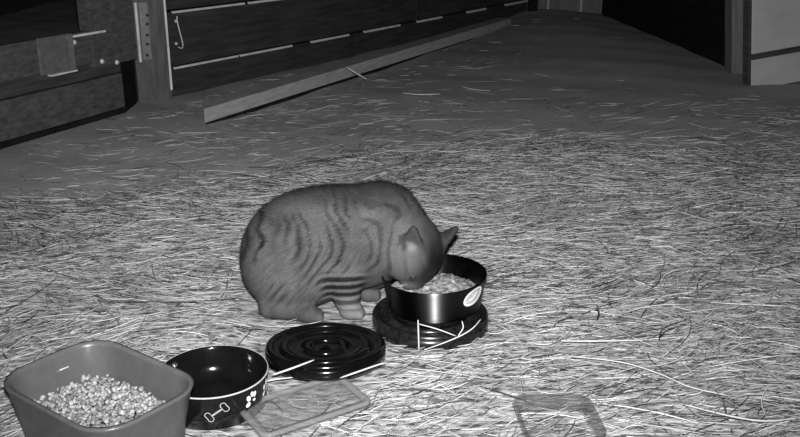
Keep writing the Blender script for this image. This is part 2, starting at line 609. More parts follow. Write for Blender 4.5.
# hinge: leaf on the post, knuckle between
hinge = empty('hinge', (float(PA[0]), float(PA[1]), 0.3))
hinge.parent = gate
bpy.context.view_layer.update()
hinge.matrix_parent_inverse = gate.matrix_world.inverted()
def pw(px, py):
    return on_wall(px, py, PA, PU)
h0, h1 = pw(141, 35)[0], pw(150, 35)[0]
zt, zb = pw(146, 8)[1], pw(146, 60)[1]
link('leaf', frame_box('leaf', PA, PU, h0, h1, 0.0, 0.004, zb, zt + 0.02, 0.001), M['steel_grey'], hinge)
kp = PA + PU * (h0 - 0.008)
link('knuckle', tube('knuckle', [(kp[0], kp[1] - 0.006, z) for z in np.linspace(zb - 0.005, zt + 0.02, 6)], 0.0055, 8), M['wood_pale'], hinge)
pn = Vector((PU[1], -PU[0], 0))
for py in (15, 24, 35, 44, 55):
    s, z = pw(147, py)
    p = PA + PU * s
    me = lathe('screw', [(0.0001, 0.005), (0.003, 0.0045), (0.0055, 0.001), (0.0055, 0)], 10, closed=False)
    o = link('screw', me, M['screw'])
    o.matrix_world = Matrix.Translation((p[0] + pn.x * 0.004, p[1] + pn.y * 0.004, z)) @ pn.to_track_quat('Z', 'Y').to_matrix().to_4x4()
    o.parent = hinge
    bpy.context.view_layer.update()
    o.matrix_parent_inverse = hinge.matrix_world.inverted()
# black panel added to stand in for the darkness between gate and post
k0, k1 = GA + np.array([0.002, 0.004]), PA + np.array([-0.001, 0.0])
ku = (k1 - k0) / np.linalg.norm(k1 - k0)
o = link('gap_dark_stand_in', frame_box('gap_dark_stand_in', k0, ku, 0.004, float(np.linalg.norm(k1 - k0)) - 0.004, -0.024, -0.004, -0.05, 0.5, 0.002), M['wood_black_and_gap_dark'])
tag(o, 'added black panel standing in for the dark slot between gate and post', 'board')

# ------------------------------------------------------------------ lumber lying on the floor
BA = on_z(205, 124.5)[:2]
BB = on_z(511, 27)[:2]
BL = float(np.linalg.norm(BB - BA))
BU = (BB - BA) / BL
lum = empty('lumber', (float(BA[0]), float(BA[1]), 0))
tag(lum, 'long grey length of lumber lying on the floor below the plank wall', 'lumber')
zl = 0.004
def mitre(me):
    for v in me.vertices:
        d = np.array([v.co.x, v.co.y]) - BA
        sx, nx_ = float(d @ BU), float(d @ np.array([BU[1], -BU[0]]))
        if sx < 0.3:
            q = BU * (-nx_ * 1.24)
            v.co.x += q[0]
            v.co.y += q[1]
    return me


link('face_board', mitre(frame_box('face_board', BA, BU, 0, BL, -0.085, 0.0, zl + 0.000, zl + 0.046, 0.003)), M['wood_board'], lum)
link('under_shade', mitre(frame_box('under_shade', BA, BU, 0.004, BL - 0.01, -0.083, 0.0015, zl - 0.020, zl - 0.0005, 0.001)), M['gap_shade'], lum)  # strip coloured dark as the shadow line beneath the lumber

# ------------------------------------------------------------------ decals on round walls
def decal(name, polys, cx, cy, rad_at, zc, th0, rot, off=0.0008, parent=None, m=None):
    """polys: list of (outer pts, inner pts or None) in metres; wrapped round an upright wall.
    th0: angle to the right of the camera-facing side"""
    verts, faces = [], []
    ca, sa = math.cos(rot), math.sin(rot)
    def put(p):
        s, t = p[0] * ca - p[1] * sa, p[0] * sa + p[1] * ca
        z = zc + t
        r = rad_at(z)
        th = th0 + s / r
        verts.append((cx + (r + off) * math.sin(th), cy - (r + off) * math.cos(th), z))
    for outer, inner in polys:
        b0 = len(verts)
        n = len(outer)
        for p in outer:
            put(p)
        if inner is None:
            c = np.mean(np.array(outer), 0)
            put(c)
            for q in range(n):
                faces.append((b0 + q, b0 + (q + 1) % n, b0 + n))
        else:
            for p in inner:
                put(p)
            for q in range(n):
                w = (q + 1) % n
                faces.append((b0 + q, b0 + w, b0 + n + w, b0 + n + q))
    me = pydata(name, verts, faces)
    return link(name, me, m, parent)


def ell(cx, cy, a, b, n=24, rot=0.0):
    return [(cx + a * math.cos(t) * math.cos(rot) - b * math.sin(t) * math.sin(rot),
             cy + a * math.cos(t) * math.sin(rot) + b * math.sin(t) * math.cos(rot)) for t in np.linspace(0, 2 * math.pi, n, endpoint=False)]


def bone_outline(h, r):
    """bone centre-line silhouette, half length h, knob radius r"""
    pts = []
    def arc(cx, cy, a0, a1, n=9):
        for t in np.linspace(R(a0), R(a1), n):
            pts.append((cx + r * math.cos(t), cy + r * math.sin(t)))
    arc(h, r * 0.85, 215, -30)
    arc(h, -r * 0.85, 30, -215)
    arc(-h, -r * 0.85, 35, -210)
    arc(-h, r * 0.85, 210, -35)
    return pts


def inset(pts, d):
    P = np.array(pts)
    n = len(P)
    out = []
    area = 0.5 * np.sum(P[:, 0] * np.roll(P[:, 1], -1) - np.roll(P[:, 0], -1) * P[:, 1])
    sg = 1 if area > 0 else -1
    for i in range(n):
        t = P[(i + 1) % n] - P[i - 1]
        t = t / (np.linalg.norm(t) + 1e-9)
        out.append(tuple(P[i] + sg * d * np.array([-t[1], t[0]])))
    return out


# ------------------------------------------------------------------ black pet bowl with bone and paw prints
BBX, BBY, BBR = -0.259, 1.110, 0.0755
gb = float(gz(np.array(BBX), np.array(BBY)))
pet = empty('pet_bowl', (BBX, BBY, gb))
tag(pet, 'empty glossy black pet bowl with white bone and paw prints', 'bowl')
prof = [(0.0001, 0.004), (0.060, 0.004), (0.068, 0.0), (0.0715, 0.003), (0.0735, 0.030), (0.0755, 0.0515),
        (0.0748, 0.0535), (0.0732, 0.0535), (0.0715, 0.051), (0.068, 0.028), (0.062, 0.013), (0.05, 0.009), (0.0001, 0.008)]
link('dish', lathe('dish', prof, 96, closed=True), M['black_gloss'], pet, smooth=True, local=True)
link('rim_line', lathe('rim_line', [(0.0754, 0.0512), (0.0763, 0.0522), (0.0757, 0.0538), (0.0748, 0.0538)], 96), M['grey_print'], pet, smooth=True, local=True)
def bbr(z):
    return 0.0715 + (z - gb - 0.003) / 0.0485 * 0.004
for th in (14, 105, 195, 285):
    bo = bone_outline(0.0122, 0.0044)
    decal('bone_print', [(bo, inset(bo, 0.0010))], BBX, BBY, bbr, gb + 0.030, R(th), R(32), 0.0006, pet, M['grey_print'])
for th in (53, 80, 150, 245, 330):
    polys = [(ell(-0.0065, -0.004, 0.0042, 0.0034, 14, 0.5), None), (ell(-0.0045, 0.005, 0.0033, 0.0048, 12, 0.3), None),
             (ell(0.0022, 0.0085, 0.0028, 0.0046, 12, 0.1), None), (ell(0.0068, 0.0062, 0.0026, 0.0044, 12, -0.3), None),
             (ell(0.0045, -0.002, 0.0028, 0.0022, 10, -0.5), None)]
    decal('paw_print', polys, BBX, BBY, bbr, gb + 0.033, R(th), 0.15, 0.0006, pet, M['white_print'])

# ------------------------------------------------------------------ black round lids
def ring_lid(name, R0, h):
    """solid disc with raised rim and concentric ridges"""
    p = [(0.0001, 0.0), (R0 * 0.97, 0.0), (R0, 0.003), (R0, h - 0.006)]
    def hump(rc, w, zb, hh, a0=0, a1=180):
        for t in np.linspace(R(a0), R(a1), 9):
            p.append((rc + w * math.cos(t), zb + hh * math.sin(t)))
    hump(R0 - 0.006, 0.006, h - 0.006, 0.006)
    p.append((R0 * 0.80, h - 0.007))
    hump(R0 * 0.69, 0.0055, h - 0.007, 0.005)
    p.append((R0 * 0.50, h - 0.008))
    hump(R0 * 0.30, 0.0050, h - 0.008, 0.005)
    p.append((R0 * 0.15, h - 0.009))
    p.append((0.0001, h - 0.009))
    return lathe(name, p, 96)


lid = empty('round_lid', (-0.112, 1.217, 0.0))
lid.rotation_euler = (R(-5.5), 0, 0)
lid.location.z = 0.0095
tag(lid, 'round black ridged lid lying in front of the cat', 'lid', 'round black lids')
link('disc', ring_lid('disc', 0.0905, 0.024), M['black_plastic'], lid, smooth=True, local=True)
DX, DY = 0.050, 1.358
gd = float(gz(np.array(DX), np.array(DY)))
base = empty('round_lid', (DX, DY, gd))
tag(base, 'round black lid under the food bowl, used as its stand', 'lid', 'round black lids')
link('disc', ring_lid('disc', 0.096, 0.027), M['black_dusty'], base, smooth=True, local=True)
zt_base = gd + 0.0255

# ------------------------------------------------------------------ food bowl
FX, FY = 0.058, 1.381
bowl = empty('food_bowl', (FX, FY, zt_base + 0.0022))
bowl.rotation_euler = (0, R(-1.6), 0)
tag(bowl, 'dark shiny metal food bowl the cat eats from', 'bowl')
FH = 0.056
prof = [(0.0001, 0.002), (0.068, 0.002), (0.074, 0.0), (0.0765, 0.002), (0.0785, 0.010), (0.0815, 0.028), (0.0845, 0.048), (0.0875, FH - 0.001),
        (0.0872, FH + 0.0008), (0.0858, FH + 0.001), (0.0835, 0.050), (0.0795, 0.028), (0.0745, 0.010), (0.066, 0.006), (0.0001, 0.006)]
link('shell', lathe('shell', prof, 128), M['bowl_dark'], bowl, smooth=True, local=True)
link('lining', lathe('lining', [(0.0852, FH + 0.0004), (0.0832, 0.050), (0.0791, 0.028), (0.0741, 0.0105), (0.066, 0.0066),
                                (0.066, 0.0062), (0.0743, 0.0102), (0.0793, 0.028), (0.0834, 0.050), (0.0854, FH + 0.0008)], 128), M['bowl_dark'], bowl, smooth=True, local=True)
bpy.context.view_layer.update()
def fbr(z):
    q = z
    return float(np.interp(q, [0, 0.010, 0.028, 0.048, FH], [0.0758, 0.0785, 0.0815, 0.0845, 0.0875]))
o = decal('emblem', [(ell(0, 0, 0.0215, 0.0135, 32), None)], 0, 0, fbr, 0.0385, R(47), R(16), 0.0008, None, M['grey_print'])
o.parent = bowl
o2 = decal('emblem_border', [(ell(0, 0, 0.0225, 0.0145, 32), ell(0, 0, 0.0185, 0.0108, 32))], 0, 0, fbr, 0.0385, R(47), R(16), 0.0013, None, M['white_print'])
o2.parent = o
o3 = decal('emblem_mark', [(ell(0.003, 0.001, 0.009, 0.0016, 16, 0.5), None), (ell(-0.007, -0.002, 0.005, 0.0014, 16, -0.2), None)], 0, 0, fbr, 0.0385, R(47), R(16), 0.0012, None, M['white_print'])
o3.parent = o

# wet food mound in the bowl
zf = zt_base + 0.0022
n_r, n_t = 26, 80
verts, faces = [], []
for i in range(n_r):
    r = 0.0785 * i / (n_r - 1)
    for q in range(n_t):
        t = 2 * math.pi * q / n_t
        x, y = r * math.cos(t), r * math.sin(t)
        z = 0.022 + 0.008 * (1 - (r / 0.0785) ** 2)
        z += 0.010 * math.exp(-((x - 0.018) ** 2 + (y - 0.030) ** 2) / 0.0011)
        lump = vnoise(np.array(x * 160 + 20), np.array(y * 160 + 20), 21) - 0.5 + 0.6 * (vnoise(np.array(x * 400 + 30), np.array(y * 400 + 30), 22) - 0.5)
        z += 0.007 * float(lump) * (1 if i < n_r - 1 else 0)
        verts.append((x, y, z))
for i in range(n_r - 1):
    for q in range(n_t):
        w = (q + 1) % n_t
        faces.append((i * n_t + q, i * n_t + w, (i + 1) * n_t + w, (i + 1) * n_t + q))
me = fix_normals(pydata('wet_food', verts, faces))
food = link('wet_food', me, M['food'], smooth=True)
food.location = (FX, FY, zf)
tag(food, 'lumpy pale wet food filling the dark metal bowl', 'pet food')


# ------------------------------------------------------------------ plastic tub with kibble
def rrect(hx, hy, r, n=8):
    pts = []
    for cx, cy, a in ((hx - r, hy - r, 0), (-hx + r, hy - r, 90), (-hx + r, -hy + r, 180), (hx - r, -hy + r, 270)):
        for t in np.linspace(a, a + 90, n):
            pts.append((cx + r * math.cos(R(t)), cy + r * math.sin(R(t))))
    return pts


def rr_loft(name, rows, n=8, cap_first=True, cap_last=True):
    """rows of (hx, hy, r, z)"""
    verts, faces = [], []
    k = 4 * n
    for hx, hy, r, z in rows:
        for p in rrect(hx, hy, r, n):
            verts.append((p[0], p[1], z))
    for i in range(len(rows) - 1):
        for q in range(k):
            w = (q + 1) % k
            faces.append((i * k + q, i * k + w, (i + 1) * k + w, (i + 1) * k + q))
    if cap_first:
        faces.append(tuple(range(k - 1, -1, -1)))
    if cap_last:
        faces.append(tuple((len(rows) - 1) * k + q for q in range(k)))
    return fix_normals(pydata(name, verts, faces))


TX, TY, TR = -0.376, 0.996, R(-36.5)
gt = float(gz(np.array(TX), np.array(TY)))
TH = 0.098
tub = empty('plastic_tub', (TX, TY, gt), TR)
tag(tub, 'open smoky plastic tub holding dry kibble, at the left', 'tub')
hx, hy = 0.1125, 0.0800
rows = [(hx * .80, hy * .80, .034, 0.0), (hx * .83, hy * .83, .036, .004), (hx * .90, hy * .90, .042, TH * .5), (hx * .985, hy * .985, .047, TH - .006),
        (hx, hy, .048, TH - .004), (hx + .001, hy + .001, .048, TH), (hx - .0045, hy - .0045, .045, TH + .001), (hx * .985 - .004, hy * .985 - .004, .044, TH - .006),
        (hx * .90 - .004, hy * .90 - .004, .039, TH * .5), (hx * .83 - .004, hy * .83 - .004, .032, .008), (hx * .78 - .004, hy * .78 - .004, .03, .006)]
link('body', rr_loft('body', rows), M['tub'], tub, smooth=True, local=True)
# kibble
kv, kf, kc = [], [], []
bmk = bmesh.new()
bmesh.ops.create_icosphere(bmk, subdivisions=1, radius=1)
kb_v = np.array([v.co[:] for v in bmk.verts])
kb_f = np.array([[v.index for v in f.verts] for f in bmk.faces])
bmk.free()
nk = 0
for layer in range(3):
    zc = 0.040 + 0.0065 * layer
    for gx in np.arange(-0.1, 0.1, 0.0068):
        for gy in np.arange(-0.075, 0.075, 0.0068):
            x, y = gx + rng.uniform(-.003, .003), gy + rng.uniform(-.003, .003)
            fr = 0.90 + 0.06 * (zc - 0.04) / 0.02
            ax, ay, rr = hx * fr - .010, hy * fr - .010, .032
            qx, qy = abs(x) - (ax - rr), abs(y) - (ay - rr)
            if math.hypot(max(qx, 0), max(qy, 0)) + min(max(qx, qy), 0) > rr:
                continue
            heap = 0.012 * max(0, 1 - (x / .09) ** 2 - (y / .07) ** 2)
            sc = rng.uniform(.0030, .0047) * np.array([1.1, rng.uniform(.6, 1), rng.uniform(.45, .75)])
            ang = rng.uniform(0, 6.28, 3)
            rm = np.array(Matrix.Rotation(ang[0], 3, 'X') @ Matrix.Rotation(ang[1], 3, 'Y') @ Matrix.Rotation(ang[2], 3, 'Z'))
            p = (kb_v * sc) @ rm.T + np.array([x, y, zc + heap + rng.uniform(-.002, .002)])
            kv.append(p)
            kf.append(kb_f + nk * len(kb_v))
            kc.append(np.full(len(kb_v), rng.uniform(.16, .46)))
            nk += 1
me = mesh_np('dry_kibble', np.concatenate(kv), np.concatenate(kf))
color_attr(me, 'shade', np.concatenate(kc))
kib = link('dry_kibble', me, M['kibble'], smooth=True)
kib.location = (TX, TY, gt)
kib.rotation_euler = (0, 0, TR)
tag(kib, 'heap of small pale dry kibble inside the plastic tub', 'kibble', kind='stuff')

# ------------------------------------------------------------------ clear plastic lid in front
def flat_lid(name, cx, cy, z, rz, hx, hy, r, h, label, tilt=(0, 0), skin='clear'):
    t = empty(name, (cx, cy, z), rz)
    t.rotation_euler = (tilt[0], tilt[1], rz)
    tag(t, label, 'lid')
    rim = [(hx - .010, hy - .010, r - .008, 0.0008), (hx - .001, hy - .001, r, 0.0), (hx, hy, r, .003), (hx - .0015, hy - .0015, r, h), (hx - .008, hy - .008, r - .006, h),
           (hx - .011, hy - .011, r - .009, h - .004), (hx - .013, hy - .013, r - .010, .004), (hx - .010, hy - .010, r - .008, 0.0008)]
    link('rim', rr_loft('rim', rim, 10, False, False), M['clear_rim'], t, smooth=True, local=True)
    pane = [(hx - .0125, hy - .0125, r - .010, .0035), (hx - .0125, hy - .0125, r - .010, .0050)]
    p = link('pane', rr_loft('pane', pane, 10), M[skin], t, local=True)
    return t


CLX, CLY = -0.131, 1.078
flat_lid('clear_container_lid', CLX, CLY, 0.008, R(33), 0.083, 0.049, 0.014, 0.006, 'clear rectangular plastic lid lying on straw before the round black lid')

# clear shallow box at the bottom edge
CBX, CBY = 0.207, 1.030
box = empty('clear_box', (CBX, CBY, -0.002), R(4))
tag(box, 'clear shallow plastic box half buried in straw at the bottom edge', 'box')
rows = [(.043, .046, .018, 0.0), (.045, .048, .02, .003), (.049, .052, .021, .022), (.054, .057, .024, .0225), (.054, .057, .024, .0245), (.0475, .0505, .02, .0245), (.0435, .0465, .018, .004), (.041, .044, .016, .003)]
link('body', rr_loft('body', rows, 10), M['clear_dim'], box, smooth=False, local=True)


# ------------------------------------------------------------------ cat: one continuous surface from blended volumes
def nv(v):
    v = np.array(v, float)
    return v / np.linalg.norm(v)


HF = nv((.12, -.32, -.94))                       # where the face points
HLn = np.array((-.52, -.84, .05))
HLn = nv(HLn - np.dot(HLn, HF) * HF)             # to the near side of the head
HC = np.cross(HLn, HF)                           # crown
if HC[0] < 0:
    HC = -HC
HO = on_y(416, 254, 1.392)


def hp(f, l, c):
    return HO + HF * f + HLn * l + HC * c


prims = []


def ellip(c, r, k=0.03, rot=None):
    prims.append(('e', np.array(c, float), np.array(r, float), k, rot))


def cone(a, b, ra, rb, k=0.02):
    prims.append(('c', np.array(a, float), np.array(b, float), ra, rb, k))


# trunk
ellip(on_y(293, 254, 1.435), (.086, .074, .094), .02)
ellip(on_y(318, 243, 1.435), (.085, .074, .094), .04)
ellip(on_y(352, 238, 1.435), (.082, .070, .088), .04)
ellip(on_y(382, 233, 1.428), (.062, .060, .076), .04)
cone(on_y(385, 222, 1.425), on_y(412, 243, 1.402), .060, .046, .03)
# near and far haunch
ellip(on_y(285, 270, 1.395), (.062, .040, .070), .03)
ellip(on_y(290, 262, 1.480), (.060, .036, .068), .03)
# near hind foot, far hind foot
gfoot = on_z(290, 320)
cone((gfoot[0] - .035, gfoot[1] + .012, .017), (gfoot[0] + .032, gfoot[1] - .002, .012), .017, .0125, .012)
ellip((gfoot[0] + .036, gfoot[1] - .003, .0115), (.019, .014, .012), .01)
for dy in (-.009, 0, .009):
    ellip((gfoot[0] + .050, gfoot[1] - .003 + dy, .009), (.007, .0055, .0075), .004)
cone((-.19, 1.487, .016), (-.13, 1.49, .012), .016, .0125, .012)
ellip((-.125, 1.49, .0115), (.019, .014, .012), .01)
# tail curled from the rump round the far side of the haunch
tl = catmull([on_y(262, 275, 1.47), np.array((-.245, 1.505, .030)), np.array((-.215, 1.523, .016)), np.array((-.170, 1.527, .013)), np.array((-.120, 1.522, .012)), np.array((-.085, 1.512, .0115))], 4)
rad = np.linspace(.022, .0105, len(tl))
for i in range(len(tl) - 1):
    cone(tl[i], tl[i + 1], rad[i], rad[i + 1], .006)
# near foreleg: shoulder, elbow, paw
sh = on_y(368, 236, 1.385)
el = on_y(346, 268, 1.380)
wr = on_z(349, 308, .022)
pw_ = on_z(346, 318, .0)
ellip(sh, (.042, .026, .050), .03)
cone(sh, el, .034, .029, .02)
cone(el, (pw_[0] + .002, pw_[1] + .012, .032), .031, .0205, .012)
cone((pw_[0] + .002, pw_[1] + .012, .032), (pw_[0] + .004, pw_[1] + .005, .014), .0205, .0155, .01)
ellip((pw_[0] + .012, pw_[1] + .001, .0115), (.019, .0155, .0125), .008)
for dy in (-.011, -.0037, .0037, .011):
    ellip((pw_[0] + .027 - abs(dy) * .3, pw_[1] + .001 + dy, .0088), (.0065, .0048, .0075), .003)
# far foreleg
fe = on_y(378, 272, 1.452)
fp = np.array((-.062, 1.452, 0.0))
cone(on_y(385, 240, 1.46), fe, .034, .026, .02)
cone(fe, (fp[0], fp[1], .030), .024, .0155, .012)
cone((fp[0], fp[1], .030), (fp[0] + .003, fp[1] - .003, .013), .0155, .0140, .01)
ellip((fp[0] + .010, fp[1] - .004, .0115), (.018, .0150, .0125), .008)
for dy in (-.010, -.0035, .0035, .010):
    ellip((fp[0] + .024 - abs(dy) * .3, fp[1] - .004 + dy, .0088), (.0062, .0046, .0075), .003)
# head
hr = np.stack([HF, HLn, HC], 0)                  # rows: local axes
ellip(hp(0, 0, 0), (.048, .046, .044), .02, hr)
ellip(hp(.010, .022, -.014), (.028, .022, .024), .015, hr)
ellip(hp(.010, -.022, -.014), (.028, .022, .024), .015, hr)
cone(hp(.02, 0, .006), hp(.046, 0, -.008), .021, .0125, .014)     # nose bridge
ellip(hp(.044, .010, -.016), (.013, .0125, .011), .008, hr)        # whisker pads
ellip(hp(.044, -.010, -.016), (.013, .0125, .011), .008, hr)
ellip(hp(.038, 0, -.027), (.014, .012, .009), .008, hr)            # chin
ellip(hp(.022, .0235, .010), (.009, .0075, .006), .006, hr)        # brow ridges
ellip(hp(.022, -.0235, .010), (.009, .0075, .006), .006, hr)

ears = []
for sgn in (1, -1):
    if sgn > 0:                                   # near ear, turned up and outwards
        bc = hp(-.010, .030, .014)
        dr = nv(HC * .45 + HLn * .55 - HF * .62)
        wd = np.array((.85, -.30, .05))
        face = np.array((.15, -1.0, -.1))
    else:
        bc = hp(-.012, -.022, .026)
        dr = nv((.88, .05, .50))
        wd = -HLn * .6 - HC * .35 - HF * .6
        face = HF
    wd = nv(wd - np.dot(wd, dr) * dr)
    nm = np.cross(dr, wd)
    if np.dot(nm, face) < 0:
        nm = -nm                                  # side the ear opens to
    ears.append((bc, dr, wd, nm))

lo = np.array([-.325, 1.30, -.010])
hi = np.array([.125, 1.54, .245])
vx = .0026
nx, ny, nz_ = (np.ceil((hi - lo) / vx)).astype(int)
gx_ = lo[0] + vx * np.arange(nx)
gy_ = lo[1] + vx * np.arange(ny)
gz_ = lo[2] + vx * np.arange(nz_)
PX, PY, PZ = np.meshgrid(gx_, gy_, gz_, indexing='ij')
PP = np.stack([PX, PY, PZ], -1).astype(np.float32).reshape(-1, 3)


def sdf_prim(p, P):
    if p[0] == 'e':
        q = P - p[1].astype(np.float32)
        if p[4] is not None:
            q = q @ p[4].T.astype(np.float32)
        k0 = np.linalg.norm(q / p[2], axis=1)
        k1 = np.linalg.norm(q / (p[2] ** 2), axis=1)
        return k0 * (k0 - 1) / np.maximum(k1, 1e-6)
    a, b_, ra, rb = p[1], p[2], p[3], p[4]
    ba = b_ - a
    q = P - a.astype(np.float32)
    h = np.clip(q @ ba / np.dot(ba, ba), 0, 1)
    return np.linalg.norm(q - h[:, None] * ba, axis=1) - (ra + (rb - ra) * h)


D = np.full(len(PP), 1.0, np.float32)
for p in prims:
    k = p[3] if p[0] == 'e' else p[5]
    if p[0] == 'e':
        ext = max(p[2]) + .05
        bl, bh = p[1] - ext, p[1] + ext
    else:
        ext = max(p[3], p[4]) + .05
        bl, bh = np.minimum(p[1], p[2]) - ext, np.maximum(p[1], p[2]) + ext
    sel = np.where(np.all((PP >= bl) & (PP <= bh), axis=1))[0]
    d = sdf_prim(p, PP[sel]).astype(np.float32)
    o_ = D[sel]
    h = np.maximum(k - np.abs(d - o_), 0) / k
    D[sel] = np.minimum(d, o_) - h * h * k * .25
EL, EW, ET = .046, .0200, .0030
for bc, dr, wd, nm in ears:
    sel = np.where(np.linalg.norm(PP - bc.astype(np.float32), axis=1) < .08)[0]
    q = PP[sel] - bc.astype(np.float32)
    A, B, Cc = q @ dr, q @ wd, q @ nm
    wa = EW * np.clip(1 - A / EL, 0, 1.5) ** .85 + .001
    cup = Cc - 16 * B * B * (B != 0) + .008 * np.clip(A / EL, 0, 1)
    d = np.maximum(np.maximum(np.abs(B) - wa, np.abs(cup) - ET), np.maximum(-A - .012, A - EL)) - .0016
    k = .007
    o_ = D[sel]
    h = np.maximum(k - np.abs(d - o_), 0) / k
    D[sel] = np.minimum(d, o_) - h * h * k * .25
# flatten what would sink under the floor
D = np.maximum(D, (-.0005 - PP[:, 2]))
D = D.reshape(nx, ny, nz_)


def surface_nets(D, lo, vx):
    s = D < 0
    nx, ny, nz = D.shape
    acc = np.zeros((nx - 1, ny - 1, nz - 1, 3), np.float32)
    cnt = np.zeros((nx - 1, ny - 1, nz - 1), np.float32)
    corner = [(i, j, k) for i in (0, 1) for j in (0, 1) for k in (0, 1)]
    sl = lambda c: (slice(c[0], nx - 1 + c[0]), slice(c[1], ny - 1 + c[1]), slice(c[2], nz - 1 + c[2]))
    for a in corner:
        for ax in range(3):
            if a[ax] == 1:
                continue
            b = list(a)
            b[ax] = 1
            da, db = D[sl(a)], D[sl(b)]
            cr = (da < 0) != (db < 0)
            t = np.where(cr, da / np.where(np.abs(da - db) < 1e-9, 1e-9, da - db), 0)
            pos = np.zeros(acc.shape, np.float32)
            pos[..., 0], pos[..., 1], pos[..., 2] = a
            pos[..., ax] += t
            acc += pos * cr[..., None]
            cnt += cr
    act = cnt > 0
    idx = -np.ones(cnt.shape, np.int64)
    idx[act] = np.arange(act.sum())
    ijk = np.argwhere(act)
    verts = (ijk + acc[act] / cnt[act][:, None]) * vx + lo
    faces = []
    for ax in range(3):
        u, v = (ax + 1) % 3, (ax + 2) % 3
        s0 = [slice(0, n) for n in s.shape]
        s1 = [slice(0, n) for n in s.shape]
        s0[ax] = slice(0, s.shape[ax] - 1)
        s1[ax] = slice(1, s.shape[ax])
        ch = s[tuple(s0)] != s[tuple(s1)]
        e = np.argwhere(ch)
        ok = (e[:, u] > 0) & (e[:, v] > 0) & (e[:, u] < s.shape[u] - 1) & (e[:, v] < s.shape[v] - 1)
        e = e[ok]
        ins = s[tuple(e.T)]
        def gi(du, dv):
            q = e.copy()
            q[:, u] -= du
            q[:, v] -= dv
            return idx[tuple(q.T)]
        qd = np.stack([gi(1, 1), gi(0, 1), gi(0, 0), gi(1, 0)], 1)
        qd[~ins] = qd[~ins][:, ::-1]
        faces.append(qd)
    return verts, np.concatenate(faces)


CV, CF = surface_nets(D, lo, vx)
# light relaxation to lose the grid
nb_i = np.concatenate([CF[:, [0, 1]], CF[:, [1, 2]], CF[:, [2, 3]], CF[:, [3, 0]]])
for _ in range(3):
    s_ = np.zeros_like(CV)
    c_ = np.zeros(len(CV))
    for q in (0, 1):
        np.add.at(s_, nb_i[:, q], CV[nb_i[:, 1 - q]])
        np.add.at(c_, nb_i[:, q], 1)
    CV = CV * .5 + .5 * s_ / c_[:, None]


# --- coat: grey tabby markings
def smooth(e0, e1, x):
    t = np.clip((x - e0) / (e1 - e0), 0, 1)
    return t * t * (3 - 2 * t)


